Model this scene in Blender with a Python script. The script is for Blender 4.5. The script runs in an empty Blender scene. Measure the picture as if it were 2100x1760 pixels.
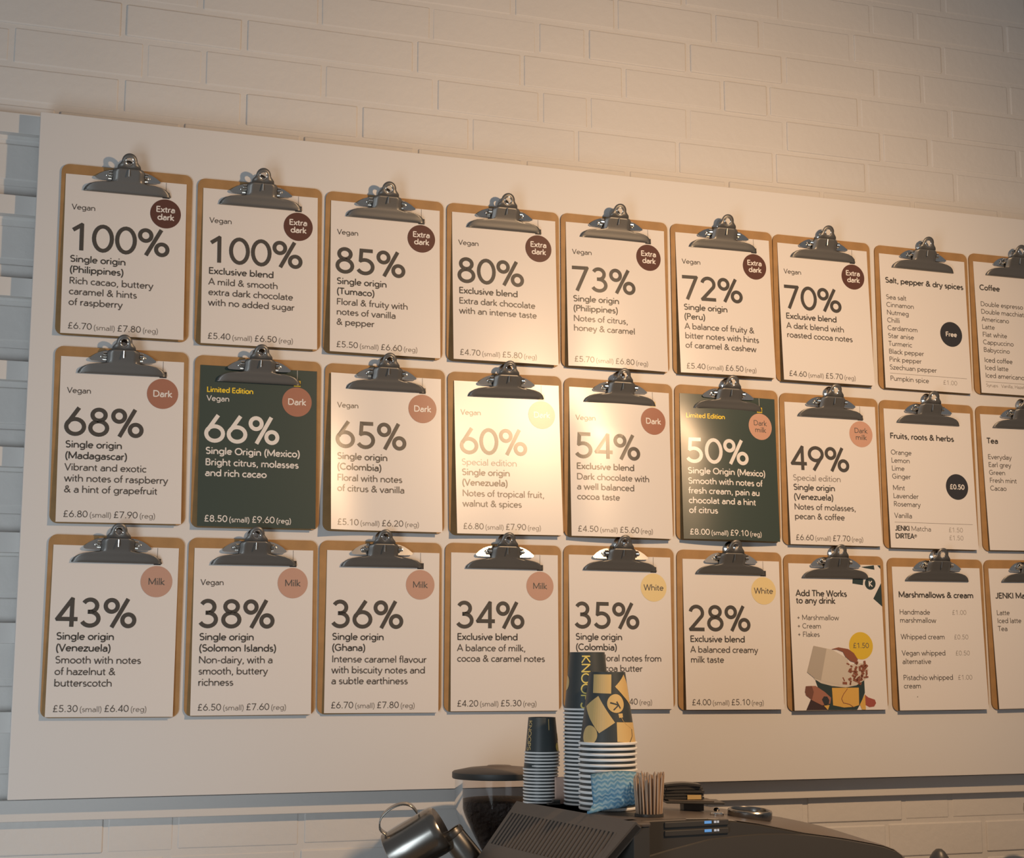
import bpy, bmesh, math, random
from mathutils import Vector, Matrix
random.seed(7)
S = bpy.context.scene
COL = S.collection
Z0 = 2.5                      # the board's own origin stands this high above the floor
R = math.radians

# ---------------------------------------------------------------- camera, light, exposure
cam = bpy.data.cameras.new('camera')
cam.sensor_fit = 'HORIZONTAL'; cam.sensor_width = 36.0
cam.lens = 36.0 * 3163.77 / 2100.0
cam.clip_start = .05
co = bpy.data.objects.new('camera', cam); COL.objects.link(co)
co.location = (.3175, -2.7639, Z0 - .9099)
co.rotation_mode = 'QUATERNION'
co.rotation_quaternion = (Matrix.Rotation(-.328431, 3, 'Z') @ Matrix.Rotation(math.pi / 2 + .153423, 3, 'X')).to_quaternion()
S.camera = co

wd = bpy.data.worlds.new('room_light'); S.world = wd; wd.use_nodes = True
wd.node_tree.nodes['Background'].inputs[0].default_value = (.84, .83, .84, 1)
wd.node_tree.nodes['Background'].inputs[1].default_value = .14

def lamp(name, kind, loc, target, power, color, **kw):
    l = bpy.data.lights.new(name, kind); l.energy = power; l.color = color
    for k, v in kw.items(): setattr(l, k, v)
    o = bpy.data.objects.new(name, l); COL.objects.link(o)
    o.location = loc
    o.rotation_euler = (Vector(target) - Vector(loc)).to_track_quat('-Z', 'Y').to_euler()
    return o
lamp('spot_lamp', 'SPOT', (1.83, -1.42, Z0 - 0.05), (1.51, 0, Z0 - 0.64), 77, (1, .64, .355), spot_size=R(134), spot_blend=1.0, shadow_soft_size=.028)
lamp('window_light', 'AREA', (-.8, -2.2, Z0 - 1.6), (.5, 0, Z0 - 1.2), 27, (.81, .92, 1.0), shape='RECTANGLE', size=.9, size_y=1.7)
S.view_settings.view_transform = 'Standard'; S.view_settings.look = 'None'
S.view_settings.gamma = 1; S.view_settings.use_curve_mapping = False
S.view_settings.exposure = 0.0

# ---------------------------------------------------------------- materials
MAT = {}
def mat(name, col, rough=.5, metal=0., spec=.5, noise=None, bump=None, **kw):
    if name in MAT: return MAT[name]
    m = bpy.data.materials.new(name); m.use_nodes = True; MAT[name] = m
    nt = m.node_tree; b = nt.nodes['Principled BSDF']
    b.inputs['Base Color'].default_value = (*col, 1)
    b.inputs['Roughness'].default_value = rough
    b.inputs['Metallic'].default_value = metal
    b.inputs['Specular IOR Level'].default_value = spec
    for k, v in kw.items(): b.inputs[k].default_value = v
    if noise or bump:
        tc = nt.nodes.new('ShaderNodeTexCoord')
    if noise:                       # (scale, amount, stretch)
        sc, am, st = noise
        mp = nt.nodes.new('ShaderNodeMapping'); mp.inputs['Scale'].default_value = st
        nt.links.new(tc.outputs['Object'], mp.inputs[0])
        n = nt.nodes.new('ShaderNodeTexNoise'); n.inputs['Scale'].default_value = sc; n.inputs['Detail'].default_value = 5
        nt.links.new(mp.outputs[0], n.inputs['Vector'])
        r = nt.nodes.new('ShaderNodeValToRGB')
        r.color_ramp.elements[0].position = .3; r.color_ramp.elements[1].position = .7
        r.color_ramp.elements[0].color = (*[c * (1 - am) for c in col], 1)
        r.color_ramp.elements[1].color = (*[min(1, c * (1 + am)) for c in col], 1)
        nt.links.new(n.outputs['Fac'], r.inputs[0]); nt.links.new(r.outputs[0], b.inputs['Base Color'])
    if bump:                        # (scale, strength, distance)
        n2 = nt.nodes.new('ShaderNodeTexNoise'); n2.inputs['Scale'].default_value = bump[0]; n2.inputs['Detail'].default_value = 4
        nt.links.new(tc.outputs['Object'], n2.inputs['Vector'])
        bp = nt.nodes.new('ShaderNodeBump'); bp.inputs['Strength'].default_value = bump[1]; bp.inputs['Distance'].default_value = bump[2]
        nt.links.new(n2.outputs['Fac'], bp.inputs['Height']); nt.links.new(bp.outputs[0], b.inputs['Normal'])
    return m
ONE = (1, 1, 1)
mat('painted_brick', (.70, .68, .655), .55, spec=.3, noise=(3, .03, ONE), bump=(60, .25, .004))
mat('painted_batten', (.70, .68, .655), .5, spec=.3, bump=(90, .12, .002))
mat('white_board', (.74, .725, .71), .42, spec=.35, noise=(1.5, .015, ONE))
mat('hardboard', (.40, .235, .10), .5, spec=.3, noise=(40, .08, ONE))
mat('hardboard_edge', (.30, .16, .06), .7, spec=.2)
mat('paper', (.80, .765, .735), .285, spec=.5)
mat('green_card', (.055, .078, .068), .29, spec=.5)
mat('ink', (.085, .078, .07), .285, spec=.5)
mat('ink_soft', (.135, .12, .108), .285, spec=.5)
mat('ink_pale', (.28, .25, .225), .285, spec=.5)
mat('white_ink', (.84, .80, .76), .285, spec=.5)
mat('yellow_ink', (.85, .62, .05), .285, spec=.5)
mat('extra_dark', (.125, .055, .042), .285, spec=.5)
mat('dark', (.40, .185, .125), .285, spec=.5)
mat('milk', (.56, .34, .26), .285, spec=.5)
mat('dark_milk', (.62, .36, .26), .285, spec=.5)
mat('white_choc', (.82, .66, .34), .285, spec=.5)
mat('black_badge', (.045, .045, .05), .285, spec=.5)
mat('gold_badge', (.72, .50, .05), .285, spec=.5)
mat('ochre_print', (.70, .42, .10), .36); mat('cream_print', (.62, .56, .48), .36); mat('cream_shade', (.46, .41, .35), .36)
mat('flake_print', (.27, .10, .06), .36); mat('skin_print', (.36, .16, .11), .36); mat('skin_dark_print', (.19, .085, .06), .36)
mat('red_skin_print', (.36, .09, .07), .36); mat('green_print', (.035, .055, .055), .36); mat('sleeve_print', (.06, .035, .035), .36)
mat('clip_steel', (.19, .188, .182), .42, metal=.62, spec=.35, bump=(400, .05, .0006))
mat('chrome', (.86, .84, .80), .19, metal=1.0)
mat('dark_steel', (.10, .10, .10), .35, metal=.7)
mat('cup_black', (.050, .060, .063), .42, spec=.45)
mat('cup_white', (.88, .885, .88), .5)
mat('cup_gold', (.68, .48, .20), .42)
mat('cup_yellow', (.85, .66, .16), .4)
mat('kraft', (.60, .41, .33), .8, noise=(60, .1, ONE))
mat('machine_brown', (.115, .095, .080), .42, spec=.4, bump=(700, .06, .0005))
mat('machine_black', (.060, .056, .051), .34, spec=.35)
mat('machine_hood', (.125, .105, .095), .34, spec=.45)
mat('black_plastic', (.055, .052, .048), .4)
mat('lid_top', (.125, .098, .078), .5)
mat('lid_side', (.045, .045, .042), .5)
mat('beans', (.045, .032, .026), .5, bump=(120, 1.0, .01))
mat('steel', (.34, .325, .30), .24, metal=1.0)
mat('steel_inside', (.28, .27, .25), .35, metal=1.0)
mat('stick_wood', (.46, .33, .23), .65, noise=(9, .25, (30, 30, 1)))
mat('counter_top', (.25, .22, .19), .5); mat('floor_tile', (.30, .28, .26), .6)
def glass_mat():
    m = bpy.data.materials.new('hopper_plastic'); m.use_nodes = True; MAT['hopper_plastic'] = m
    nt = m.node_tree; nt.nodes.clear()
    o = nt.nodes.new('ShaderNodeOutputMaterial'); t = nt.nodes.new('ShaderNodeBsdfTransparent'); g = nt.nodes.new('ShaderNodeBsdfGlossy')
    f = nt.nodes.new('ShaderNodeFresnel'); f.inputs[0].default_value = 1.20; mx = nt.nodes.new('ShaderNodeMixShader')
    t.inputs[0].default_value = (.88, .86, .86, 1); g.inputs['Roughness'].default_value = .06
    nt.links.new(f.outputs[0], mx.inputs[0]); nt.links.new(t.outputs[0], mx.inputs[1]); nt.links.new(g.outputs[0], mx.inputs[2]); nt.links.new(mx.outputs[0], o.inputs[0])
glass_mat()
def cloth_mat():
    m = bpy.data.materials.new('chevron_cloth'); m.use_nodes = True; MAT['chevron_cloth'] = m
    nt = m.node_tree; b = nt.nodes['Principled BSDF']; b.inputs['Roughness'].default_value = .9; b.inputs['Specular IOR Level'].default_value = .1
    uv = nt.nodes.new('ShaderNodeUVMap'); sp = nt.nodes.new('ShaderNodeSeparateXYZ'); nt.links.new(uv.outputs[0], sp.inputs[0])
    def M(op, a, c=None):
        n = nt.nodes.new('ShaderNodeMath'); n.operation = op
        for i, v in enumerate((a, c)):
            if v is None: continue
            if isinstance(v, (int, float)): n.inputs[i].default_value = v
            else: nt.links.new(v, n.inputs[i])
        return n.outputs[0]
    tri = M('PINGPONG', M('MULTIPLY', sp.outputs[0], 9.0), .5)
    no = nt.nodes.new('ShaderNodeTexNoise'); no.inputs['Scale'].default_value = 5; nt.links.new(uv.outputs[0], no.inputs['Vector'])
    v = M('ADD', M('MULTIPLY', sp.outputs[1], 8.0), M('ADD', M('MULTIPLY', tri, .95), M('MULTIPLY', no.outputs[0], 1.6)))
    w = M('PINGPONG', v, .5)
    r = nt.nodes.new('ShaderNodeValToRGB'); r.color_ramp.elements[0].position = .12; r.color_ramp.elements[1].position = .24
    r.color_ramp.elements[0].position = .20; r.color_ramp.elements[1].position = .34
    r.color_ramp.elements[0].color = (.13, .29, .44, 1); r.color_ramp.elements[1].color = (.27, .43, .54, 1)
    nt.links.new(w, r.inputs[0]); nt.links.new(r.outputs[0], b.inputs['Base Color'])
    bm_ = nt.nodes.new('ShaderNodeBump'); bm_.inputs['Strength'].default_value = .5; bm_.inputs['Distance'].default_value = .003
    nt.links.new(w, bm_.inputs['Height']); nt.links.new(bm_.outputs[0], b.inputs['Normal'])
cloth_mat()

# ---------------------------------------------------------------- mesh helpers
class MB:
    """collects vertices and faces with a material name per face, links them as ONE mesh object"""
    def __init__(s): s.v = []; s.f = []; s.m = []; s.bev = False
    def add(s, vs, fs, m):
        n = len(s.v); s.v += [tuple(v) for v in vs]
        for f in fs: s.f.append([i + n for i in f]); s.m.append(m)
    def box(s, a, b, m, M=None):
        (x0, y0, z0), (x1, y1, z1) = a, b
        vs = [(x, y, z) for z in (z0, z1) for y in (y0, y1) for x in (x0, x1)]
        if M: vs = [M @ Vector(v) for v in vs]
        s.add(vs, [(0, 2, 3, 1), (4, 5, 7, 6), (0, 1, 5, 4), (2, 6, 7, 3), (0, 4, 6, 2), (1, 3, 7, 5)], m)
    def bbox(s, a, b, m, r=.003, M=None):
        """box with rounded-off edges"""
        bm = bmesh.new(); bmesh.ops.create_cube(bm, size=1)
        for v in bm.verts: v.co = Vector([a[i] + (b[i] - a[i]) * (v.co[i] + .5) for i in range(3)])
        bmesh.ops.bevel(bm, geom=bm.edges[:], offset=r, segments=2, affect='EDGES', profile=.5)
        s.bev = True; s.frombm(bm, m, M)
    def frombm(s, bm, m, M=None):
        bm.verts.index_update()
        s.add([(M @ v.co if M else v.co) for v in bm.verts], [[v.index for v in f.verts] for f in bm.faces], m); bm.free()
    def lathe(s, prof, m, M=None, n=40, a0=0, a1=360, cap=False):
        """prof: (radius, height) list about local z; M places it"""
        full = abs(a1 - a0 - 360) < 1e-6; k = n if full else n + 1
        vs = []
        for r, h in prof:
            for i in range(k):
                t = R(a0 + (a1 - a0) * i / n); v = Vector((r * math.cos(t), r * math.sin(t), h)); vs.append(M @ v if M else v)
        fs = []
        for j in range(len(prof) - 1):
            for i in range(n):
                i2 = (i + 1) % k; fs.append((j * k + i, j * k + i2, (j + 1) * k + i2, (j + 1) * k + i))
        if cap: fs += [tuple(range(k))[::-1], tuple(range((len(prof) - 1) * k, len(prof) * k))]
        s.add(vs, fs, m)
    def tube(s, pts, r, m, n=8, closed=False):
        pts = [Vector(p) for p in pts]; k = len(pts); vs = []; up = Vector((.13, .27, .95)).normalized()
        for i, p in enumerate(pts):
            a = pts[(i - 1) % k] if closed or i else p; b = pts[(i + 1) % k] if closed or i < k - 1 else p
            t = (b - a).normalized(); u = t.cross(up)
            if u.length < .05: u = t.cross(Vector((1, 0, 0)))
            u.normalize(); w = t.cross(u)
            rr = r[i] if isinstance(r, (list, tuple)) else r
            for j in range(n):
                q = 2 * math.pi * j / n; vs.append(p + u * (rr * math.cos(q)) + w * (rr * math.sin(q)))
        fs = []
        for i in range(k if closed else k - 1):
            for j in range(n): fs.append((i * n + j, i * n + (j + 1) % n, ((i + 1) % k) * n + (j + 1) % n, ((i + 1) % k) * n + j))
        if not closed: fs += [tuple(range(n))[::-1], tuple(range((k - 1) * n, k * n))]
        s.add(vs, fs, m)
    def grid(s, rows, m):
        n = len(rows[0]); vs = [p for r in rows for p in r]; fs = []
        for j in range(len(rows) - 1):
            for i in range(n - 1): fs.append((j * n + i, j * n + i + 1, (j + 1) * n + i + 1, (j + 1) * n + i))
        s.add(vs, fs, m)
    def build(s, name, parent=None, smooth=False, solid=None, off=-1, fix=False, weld=False, sharp=35):
        me = bpy.data.meshes.new(name); me.from_pydata(s.v, [], s.f)
        names = []
        for k in s.m:
            if k not in names: names.append(k)
        for k in names: me.materials.append(MAT[k])
        for p, k in zip(me.polygons, s.m): p.material_index = names.index(k)
        if fix or weld:
            bm = bmesh.new(); bm.from_mesh(me)
            if weld: bmesh.ops.remove_doubles(bm, verts=bm.verts[:], dist=1e-5)
            bmesh.ops.recalc_face_normals(bm, faces=bm.faces[:]); bm.to_mesh(me); bm.free()
        if smooth:
            me.polygons.foreach_set('use_smooth', [True] * len(me.polygons))
            me.set_sharp_from_angle(angle=R(sharp))
        o = bpy.data.objects.new(name, me); COL.objects.link(o)
        if parent: o.parent = parent
        if s.bev and smooth:
            md = o.modifiers.new('weighted_normals', 'WEIGHTED_NORMAL'); md.keep_sharp = True; md.weight = 100
        if solid:
            md = o.modifiers.new('thickness', 'SOLIDIFY'); md.thickness = solid; md.offset = off
        return o
def thing(name, label, cat, loc=(0, 0, 0), rot=(0, 0, 0), group=None):
    o = bpy.data.objects.new(name, None); COL.objects.link(o); o.location = loc; o.rotation_euler = rot
    o.empty_display_size = .05
    return tag(o, label, cat, group)
def tag(o, label, cat, group=None):
    o['label'] = label; o['category'] = cat
    if group: o['group'] = group
    return o
def struct(o): o['kind'] = 'structure'; return o

# ---------------------------------------------------------------- the setting: painted brick wall, battens, floor, counter
WY = .053                     # front face of the bricks
K_ = 2.8169 / 2.8039
def wx(x): return .3175 + (x - .3175) * K_
PITCH = .0739
BED = [.104 + PITCH * i for i in range(-21, 9)]           # bed joints, bottom to top; index 21 is the one above the board
known = {22: [.317, .552, .661, .889, 1.113, 1.335, 1.440, 1.662, 1.890, 2.126, 2.249, 2.482],
         23: [.735, 1.072, 1.295, 1.517, 1.744, 1.851, 2.074, 2.306],
         24: [.652, .88, 1.104, 1.327, 1.436, 1.664, 1.891, 2.120, 2.237, 2.466],
         25: [.59, .82, 1.05, 1.276, 1.502, 1.725, 1.838, 2.061, 2.295],
         26: [.75, .98, 1.20, 1.43, 1.656, 1.887, 2.113, 2.226, 2.464],
         27: [.70, .93, 1.16, 1.39, 1.615, 1.841, 2.067, 2.302],
         3: [.536, .653, .875, 1.10, 1.33, 1.56, 1.67, 1.894, 2.119, 2.232, 2.459],
         2: [.42, .64, .87, 1.09, 1.32, 1.55, 1.85, 2.079, 2.310]}
m = MB()
m.box((-1.2, WY + .0024, -Z0), (4.2, WY + .12, 1.2), 'painted_brick')
rb = random.Random(3)
for ci in range(len(BED) - 1):
    z0, z1 = BED[ci], BED[ci + 1]
    ks = [wx(x) for x in known.get(ci, [])] or [.40 + (.113 if ci % 2 else 0) + .226 * i for i in range(0, 9)]
    while ks[0] > 0: ks.insert(0, ks[0] - .226)
    while ks[-1] < 3.0: ks.append(ks[-1] + .226)
    slope = .0045
    for a, b in zip(ks, ks[1:]):
        g = .0030 + rb.random() * .0030; d = rb.uniform(-.0012, .0016); tl = rb.uniform(-.004, .004)
        zz = slope * ((a + b) / 2 - 1.3)
        Mx = Matrix.Translation(((a + b) / 2, 0, (z0 + z1) / 2 + zz)) @ Matrix.Rotation(tl, 4, 'Y') @ Matrix.Rotation(rb.uniform(-.006, .006), 4, 'X')
        m.bbox((-(b - a) / 2 + g, WY + d, -PITCH / 2 + g), ((b - a) / 2 - g, WY + .02, PITCH / 2 - g), 'painted_brick', r=.0034, M=Mx)
o = struct(m.build('wall_back', smooth=True, sharp=50)); o.location.z = Z0
m = MB(); m.box((-3.5, -5, -.05), (5.5, .3, 0), 'floor_tile'); struct(m.build('floor'))
BT = [(.0385, .076), (-.112, -.0767), (-.2613, -.2271), (-.4115, -.377), (-.5645, -.5297), (-.7135, -.6783), (-.8692, -.8338), (-1.0201, -.9844), (-1.1678, -1.1318)]
place_words = ['topmost, level with the top edge of the white menu board', 'second from the top beside the white menu board', 'third from the top beside the white menu board',
               'fourth from the top beside the white menu board', 'fifth from the top, just above mid height of the board', 'sixth from the top, just below mid height of the board', 'seventh from the top beside the white menu board',
               'eighth from the top, last one above the board foot', 'lowest, running along under the bottom edge of the menu board']
for (a, b), w_ in zip(BT, place_words):
    m = MB(); m.bbox((-.6, .0352, a), (3.0, WY + .0035, b), 'painted_batten', r=.0015)
    o = m.build('wall_batten', smooth=True); o.location.z = Z0
    tag(o, 'white painted wall batten ' + w_, 'batten', 'white battens across the brick wall')

# the big white board
m = MB(); m.bbox((.3712, 0, -1.1285), (2.95, .035, .0705), 'white_board', r=.0012)
o = m.build('menu_board', smooth=True); o.location.z = Z0
tag(o, 'large white menu board carrying three rows of clipboards on the brick wall', 'board')

# ---------------------------------------------------------------- lettering: a monoline alphabet drawn as stroked ribbons
def arc(cx, cy, rx, ry, a0, a1):
    n = max(4, int(abs(a1 - a0) / 15))
    return [(cx + rx * math.cos(R(a0 + (a1 - a0) * i / n)), cy + ry * math.sin(R(a0 + (a1 - a0) * i / n))) for i in range(n + 1)]
G = {}
def g(ch, adv, *paths): G[ch] = (adv, paths)
g(' ', .27)
g('a', .53, [(.44, 0), (.44, .3)] + arc(.27, .30, .17, .135, 0, 150), [(.44, .275), (.29, .27)] + arc(.215, .145, .145, .12, 100, 270) + arc(.26, .16, .18, .135, 280, 350))
g('b', .61, [(.09, 0), (.09, .74)], arc(.315, .235, .215, .205, 0, 360))
g('c', .48, arc(.29, .235, .225, .205, 48, 312))
g('d', .61, [(.52, 0), (.52, .74)], arc(.295, .235, .215, .205, 0, 360))
g('e', .56, [(.075, .245), (.5, .245)] , arc(.285, .235, .215, .205, 3, 318))
g('f', .30, [(.14, 0), (.14, .6)] + arc(.255, .6, .115, .115, 180, 70), [(.02, .435), (.28, .435)])
g('g', .61, [(.52, .47), (.52, -.02)] + arc(.305, -.03, .215, .14, 0, -145), arc(.295, .235, .215, .205, 0, 360))
g('h', .58, [(.09, 0), (.09, .74)], arc(.29, .26, .20, .18, 180, 0) + [(.49, 0)])
g('i', .21, [(.105, 0), (.105, .47)], [(.105, .605), (.105, .70)])
g('j', .21, [(.105, .47), (.105, -.08)] + arc(.02, -.08, .085, .09, 0, -90), [(.105, .605), (.105, .70)])
g('k', .49, [(.09, 0), (.09, .74)], [(.43, .47), (.12, .24), (.46, 0)])
g('l', .21, [(.105, 0), (.105, .74)])
g('m', .87, [(.09, 0), (.09, .47)], arc(.26, .27, .17, .17, 180, 0) + [(.43, 0)], arc(.60, .27, .17, .17, 180, 0) + [(.77, 0)])
g('n', .58, [(.09, 0), (.09, .47)], arc(.29, .26, .20, .18, 180, 0) + [(.49, 0)])
g('o', .58, arc(.29, .235, .225, .205, 0, 360))
g('p', .61, [(.09, -.2), (.09, .47)], arc(.315, .235, .215, .205, 0, 360))
g('q', .61, [(.52, -.2), (.52, .47)], arc(.295, .235, .215, .205, 0, 360))
g('r', .35, [(.09, 0), (.09, .47)], arc(.27, .25, .18, .19, 180, 72))
g('s', .43, arc(.215, .338, .13, .10, 38, 270) + arc(.215, .132, .145, .106, 90, -145))
g('t', .33, [(.14, .6), (.14, .13)] + arc(.245, .13, .105, .1, 180, 290), [(.02, .435), (.28, .435)])
g('u', .58, [(.09, .47), (.09, .2)] + arc(.285, .2, .195, .17, 180, 360), [(.48, .47), (.48, 0)])
g('v', .51, [(.03, .47), (.255, .01), (.48, .47)])
g('w', .77, [(.03, .47), (.21, .01), (.385, .45), (.56, .01), (.74, .47)])
g('x', .49, [(.04, .47), (.45, 0)], [(.45, .47), (.04, 0)])
g('y', .51, [(.03, .47), (.255, .02)], [(.48, .47), (.20, -.17), (.06, -.175)])
g('z', .45, [(.04, .435), (.40, .435), (.05, .035), (.42, .035)])
g('A', .68, [(.03, 0), (.34, .70), (.65, 0)], [(.15, .22), (.53, .22)])
g('B', .60, [(.10, 0), (.10, .71)], [(.10, .675), (.30, .675)] + arc(.32, .53, .15, .145, 80, -80) + [(.10, .385)], [(.3, .385)] + arc(.33, .21, .18, .175, 85, -85) + [(.10, .035)])
g('C', .70, arc(.39, .355, .33, .325, 45, 315))
g('D', .74, [(.10, .035), (.10, .675), (.30, .675)] + arc(.33, .355, .33, .32, 85, -85) + [(.08, .035)])
g('E', .54, [(.10, 0), (.10, .71)], [(.1, .675), (.49, .675)], [(.1, .37), (.45, .37)], [(.1, .035), (.50, .035)])
g('F', .51, [(.10, 0), (.10, .71)], [(.1, .675), (.48, .675)], [(.1, .36), (.44, .36)])
g('G', .76, arc(.39, .355, .33, .325, 48, 318) + [(.64, .10), (.64, .34), (.42, .34)])
g('H', .72, [(.10, 0), (.10, .71)], [(.62, 0), (.62, .71)], [(.1, .37), (.62, .37)])
g('I', .24, [(.12, 0), (.12, .71)])
g('J', .46, [(.35, .71), (.35, .2)] + arc(.19, .2, .16, .17, 0, -150))
g('K', .63, [(.10, 0), (.10, .71)], [(.56, .71), (.13, .36), (.60, 0)])
g('L', .48, [(.10, .71), (.10, .035), (.45, .035)])
g('M', .88, [(.10, 0), (.10, .69), (.44, .10), (.78, .69), (.78, 0)])
g('N', .75, [(.10, 0), (.10, .68), (.65, .03), (.65, .71)])
g('O', .80, arc(.40, .355, .34, .325, 0, 360))
g('P', .56, [(.10, 0), (.10, .71)], [(.1, .675), (.30, .675)] + arc(.32, .51, .17, .165, 80, -80) + [(.10, .345)])
g('Q', .80, arc(.40, .355, .34, .325, 0, 360), [(.45, .2), (.68, 0)])
g('R', .60, [(.10, 0), (.10, .71)], [(.1, .675), (.30, .675)] + arc(.32, .51, .17, .165, 80, -80) + [(.10, .345)], [(.27, .345), (.53, 0)])
g('S', .56, arc(.28, .525, .19, .155, 40, 270) + arc(.28, .20, .205, .17, 90, -148))
g('T', .56, [(.28, 0), (.28, .71)], [(.02, .675), (.54, .675)])
g('U', .71, [(.10, .71), (.10, .27)] + arc(.355, .27, .255, .24, 180, 360) + [(.61, .71)])
g('V', .64, [(.03, .71), (.32, .01), (.61, .71)])
g('W', .95, [(.03, .71), (.25, .02), (.475, .69), (.70, .02), (.92, .71)])
g('X', .62, [(.05, .71), (.57, 0)], [(.57, .71), (.05, 0)]); g('Y', .60, [(.03, .71), (.30, .33), (.57, .71)], [(.3, .33), (.3, 0)])
g('0', .575, arc(.2875, .355, .222, .322, 0, 360))
g('1', .575, [(.335, 0), (.335, .68), (.12, .53)])
g('2', .575, arc(.28, .495, .19, .18, 168, -28) + [(.40, .36), (.09, .036), (.52, .036)])
g('3', .575, arc(.265, .525, .165, .15, 155, -90) + [(.21, .375)], [(.22, .375)] + arc(.27, .205, .205, .170, 90, -155))
g('4', .575, [(.41, 0), (.41, .68), (.07, .19), (.55, .19)])
g('5', .575, [(.48, .674), (.165, .674), (.145, .385)] + arc(.265, .225, .215, .19, 112, -152))
g('6', .575, [(.375, .705), (.105, .30)], arc(.29, .222, .215, .19, 0, 360))
g('7', .575, [(.05, .674), (.49, .674), (.19, 0)])
g('8', .575, arc(.2875, .535, .160, .14, 0, 360), arc(.2875, .205, .205, .172, 0, 360))
g('9', .575, [(.20, .005), (.47, .41)], arc(.285, .488, .215, .19, 0, 360))
g('%', .82, arc(.205, .53, .145, .145, 0, 360), arc(.62, .18, .145, .145, 0, 360), [(.60, .71), (.22, 0)])
g('£', .575, arc(.33, .535, .145, .14, 25, 180) + [(.185, .20), (.09, .04), (.50, .04)], [(.07, .34), (.41, .34)])
g('&', .69, [(.64, 0), (.22, .46)] + arc(.315, .555, .125, .12, 215, -35) + [(.20, .345)] + arc(.265, .19, .185, .155, 125, 300) + [(.50, .20), (.575, .36)])
g('(', .30, arc(.40, .28, .30, .52, 118, 242)); g(')', .30, arc(-.10, .28, .30, .52, 62, -62))
g(',', .25, [(.14, .08), (.14, .0), (.09, -.12)]); g('.', .25, [(.125, .0), (.125, .095)])
g('+', .55, [(.1, .3), (.46, .3)], [(.28, .12), (.28, .48)]); g('-', .33, [(.05, .26), (.28, .26)])
g('®', .5, arc(.25, .42, .18, .18, 0, 360), [(.2, .34), (.2, .5), (.28, .5), (.28, .42), (.2, .42)])

def ribbon(pts, w):
    """left and right edges of a stroked line, with mitred corners"""
    P = [Vector(p) for p in pts]; P = [p for i, p in enumerate(P) if i == 0 or (p - P[i - 1]).length > 1e-4]
    closed = (P[0] - P[-1]).length < 1e-3 and len(P) > 3
    if closed: P.pop()
    n = len(P); L_, R_ = [], []
    for i in range(n):
        d0 = (P[i] - P[i - 1]).normalized() if closed or i > 0 else None
        d1 = (P[(i + 1) % n] - P[i]).normalized() if closed or i < n - 1 else None
        d0 = d0 or d1; d1 = d1 or d0
        n0 = Vector((-d0.y, d0.x)); n1 = Vector((-d1.y, d1.x)); b = n0 + n1
        if b.length < 1.25:                     # sharp corner: squared off instead of mitred
            for q in (n0, n1): L_.append(P[i] + q * w / 2 + (d0 if q is n0 else -d1) * w * .25); R_.append(P[i] - q * w / 2 + (d0 if q is n0 else -d1) * w * .25)
            continue
        b = b.normalized(); k = w / 2 / b.dot(n0)
        L_.append(P[i] + b * k); R_.append(P[i] - b * k)
    if closed: L_.append(L_[0]); R_.append(R_[0])
    return L_, R_
def width(s, em, xs=1., tr=0.): return sum((G[c][0] + tr) for c in s) * em * xs
def dense(pts, step):
    out = [pts[0]]
    for a, b in zip(pts, pts[1:]):
        n = max(1, int(math.hypot(b[0] - a[0], b[1] - a[1]) / step))
        out += [(a[0] + (b[0] - a[0]) * i / n, a[1] + (b[1] - a[1]) * i / n) for i in range(1, n + 1)]
    return out
def put(mb, s, x, y, em, w, mname, xs=1., tr=0., fn=None, align='l', step=None):
    """lays the string on the flat sheet (mm units in, fn maps to 3D)"""
    if align == 'c': x -= width(s, em, xs, tr) / 2
    for c in s:
        adv, paths = G[c]
        for pth in paths:
            if step: pth = dense(pth, step)
            L_, R_ = ribbon([(px * xs, py) for px, py in pth], w); vs = []
            for a, b in zip(L_, R_): vs += [fn(x + a.x * em, y + a.y * em), fn(x + b.x * em, y + b.y * em)]
            mb.add(vs, [(2 * i, 2 * i + 1, 2 * i + 3, 2 * i + 2) for i in range(len(L_) - 1)], mname)
        x += (adv + tr) * em * xs
    return x
def poly(mb, pts, mname, fn, seg=1):
    vs = [fn(*p) for p in pts]; mb.add(vs, [tuple(range(len(vs)))], mname)
def disc(mb, cx, cy, rx, ry, mname, fn, n=40):
    vs = [fn(cx, cy)]                       # rings, so that it follows the bow of the sheet
    for k in (.25, .5, .75, 1): vs += [fn(cx + k * rx * math.cos(2 * math.pi * i / n), cy + k * ry * math.sin(2 * math.pi * i / n)) for i in range(n)]
    mb.add(vs, [(0, 1 + i, 1 + (i + 1) % n) for i in range(n)] + [(1 + b * n + i, 1 + (b + 1) * n + i, 1 + (b + 1) * n + (i + 1) % n, 1 + b * n + (i + 1) % n) for b in range(3) for i in range(n)], mname)

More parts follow.
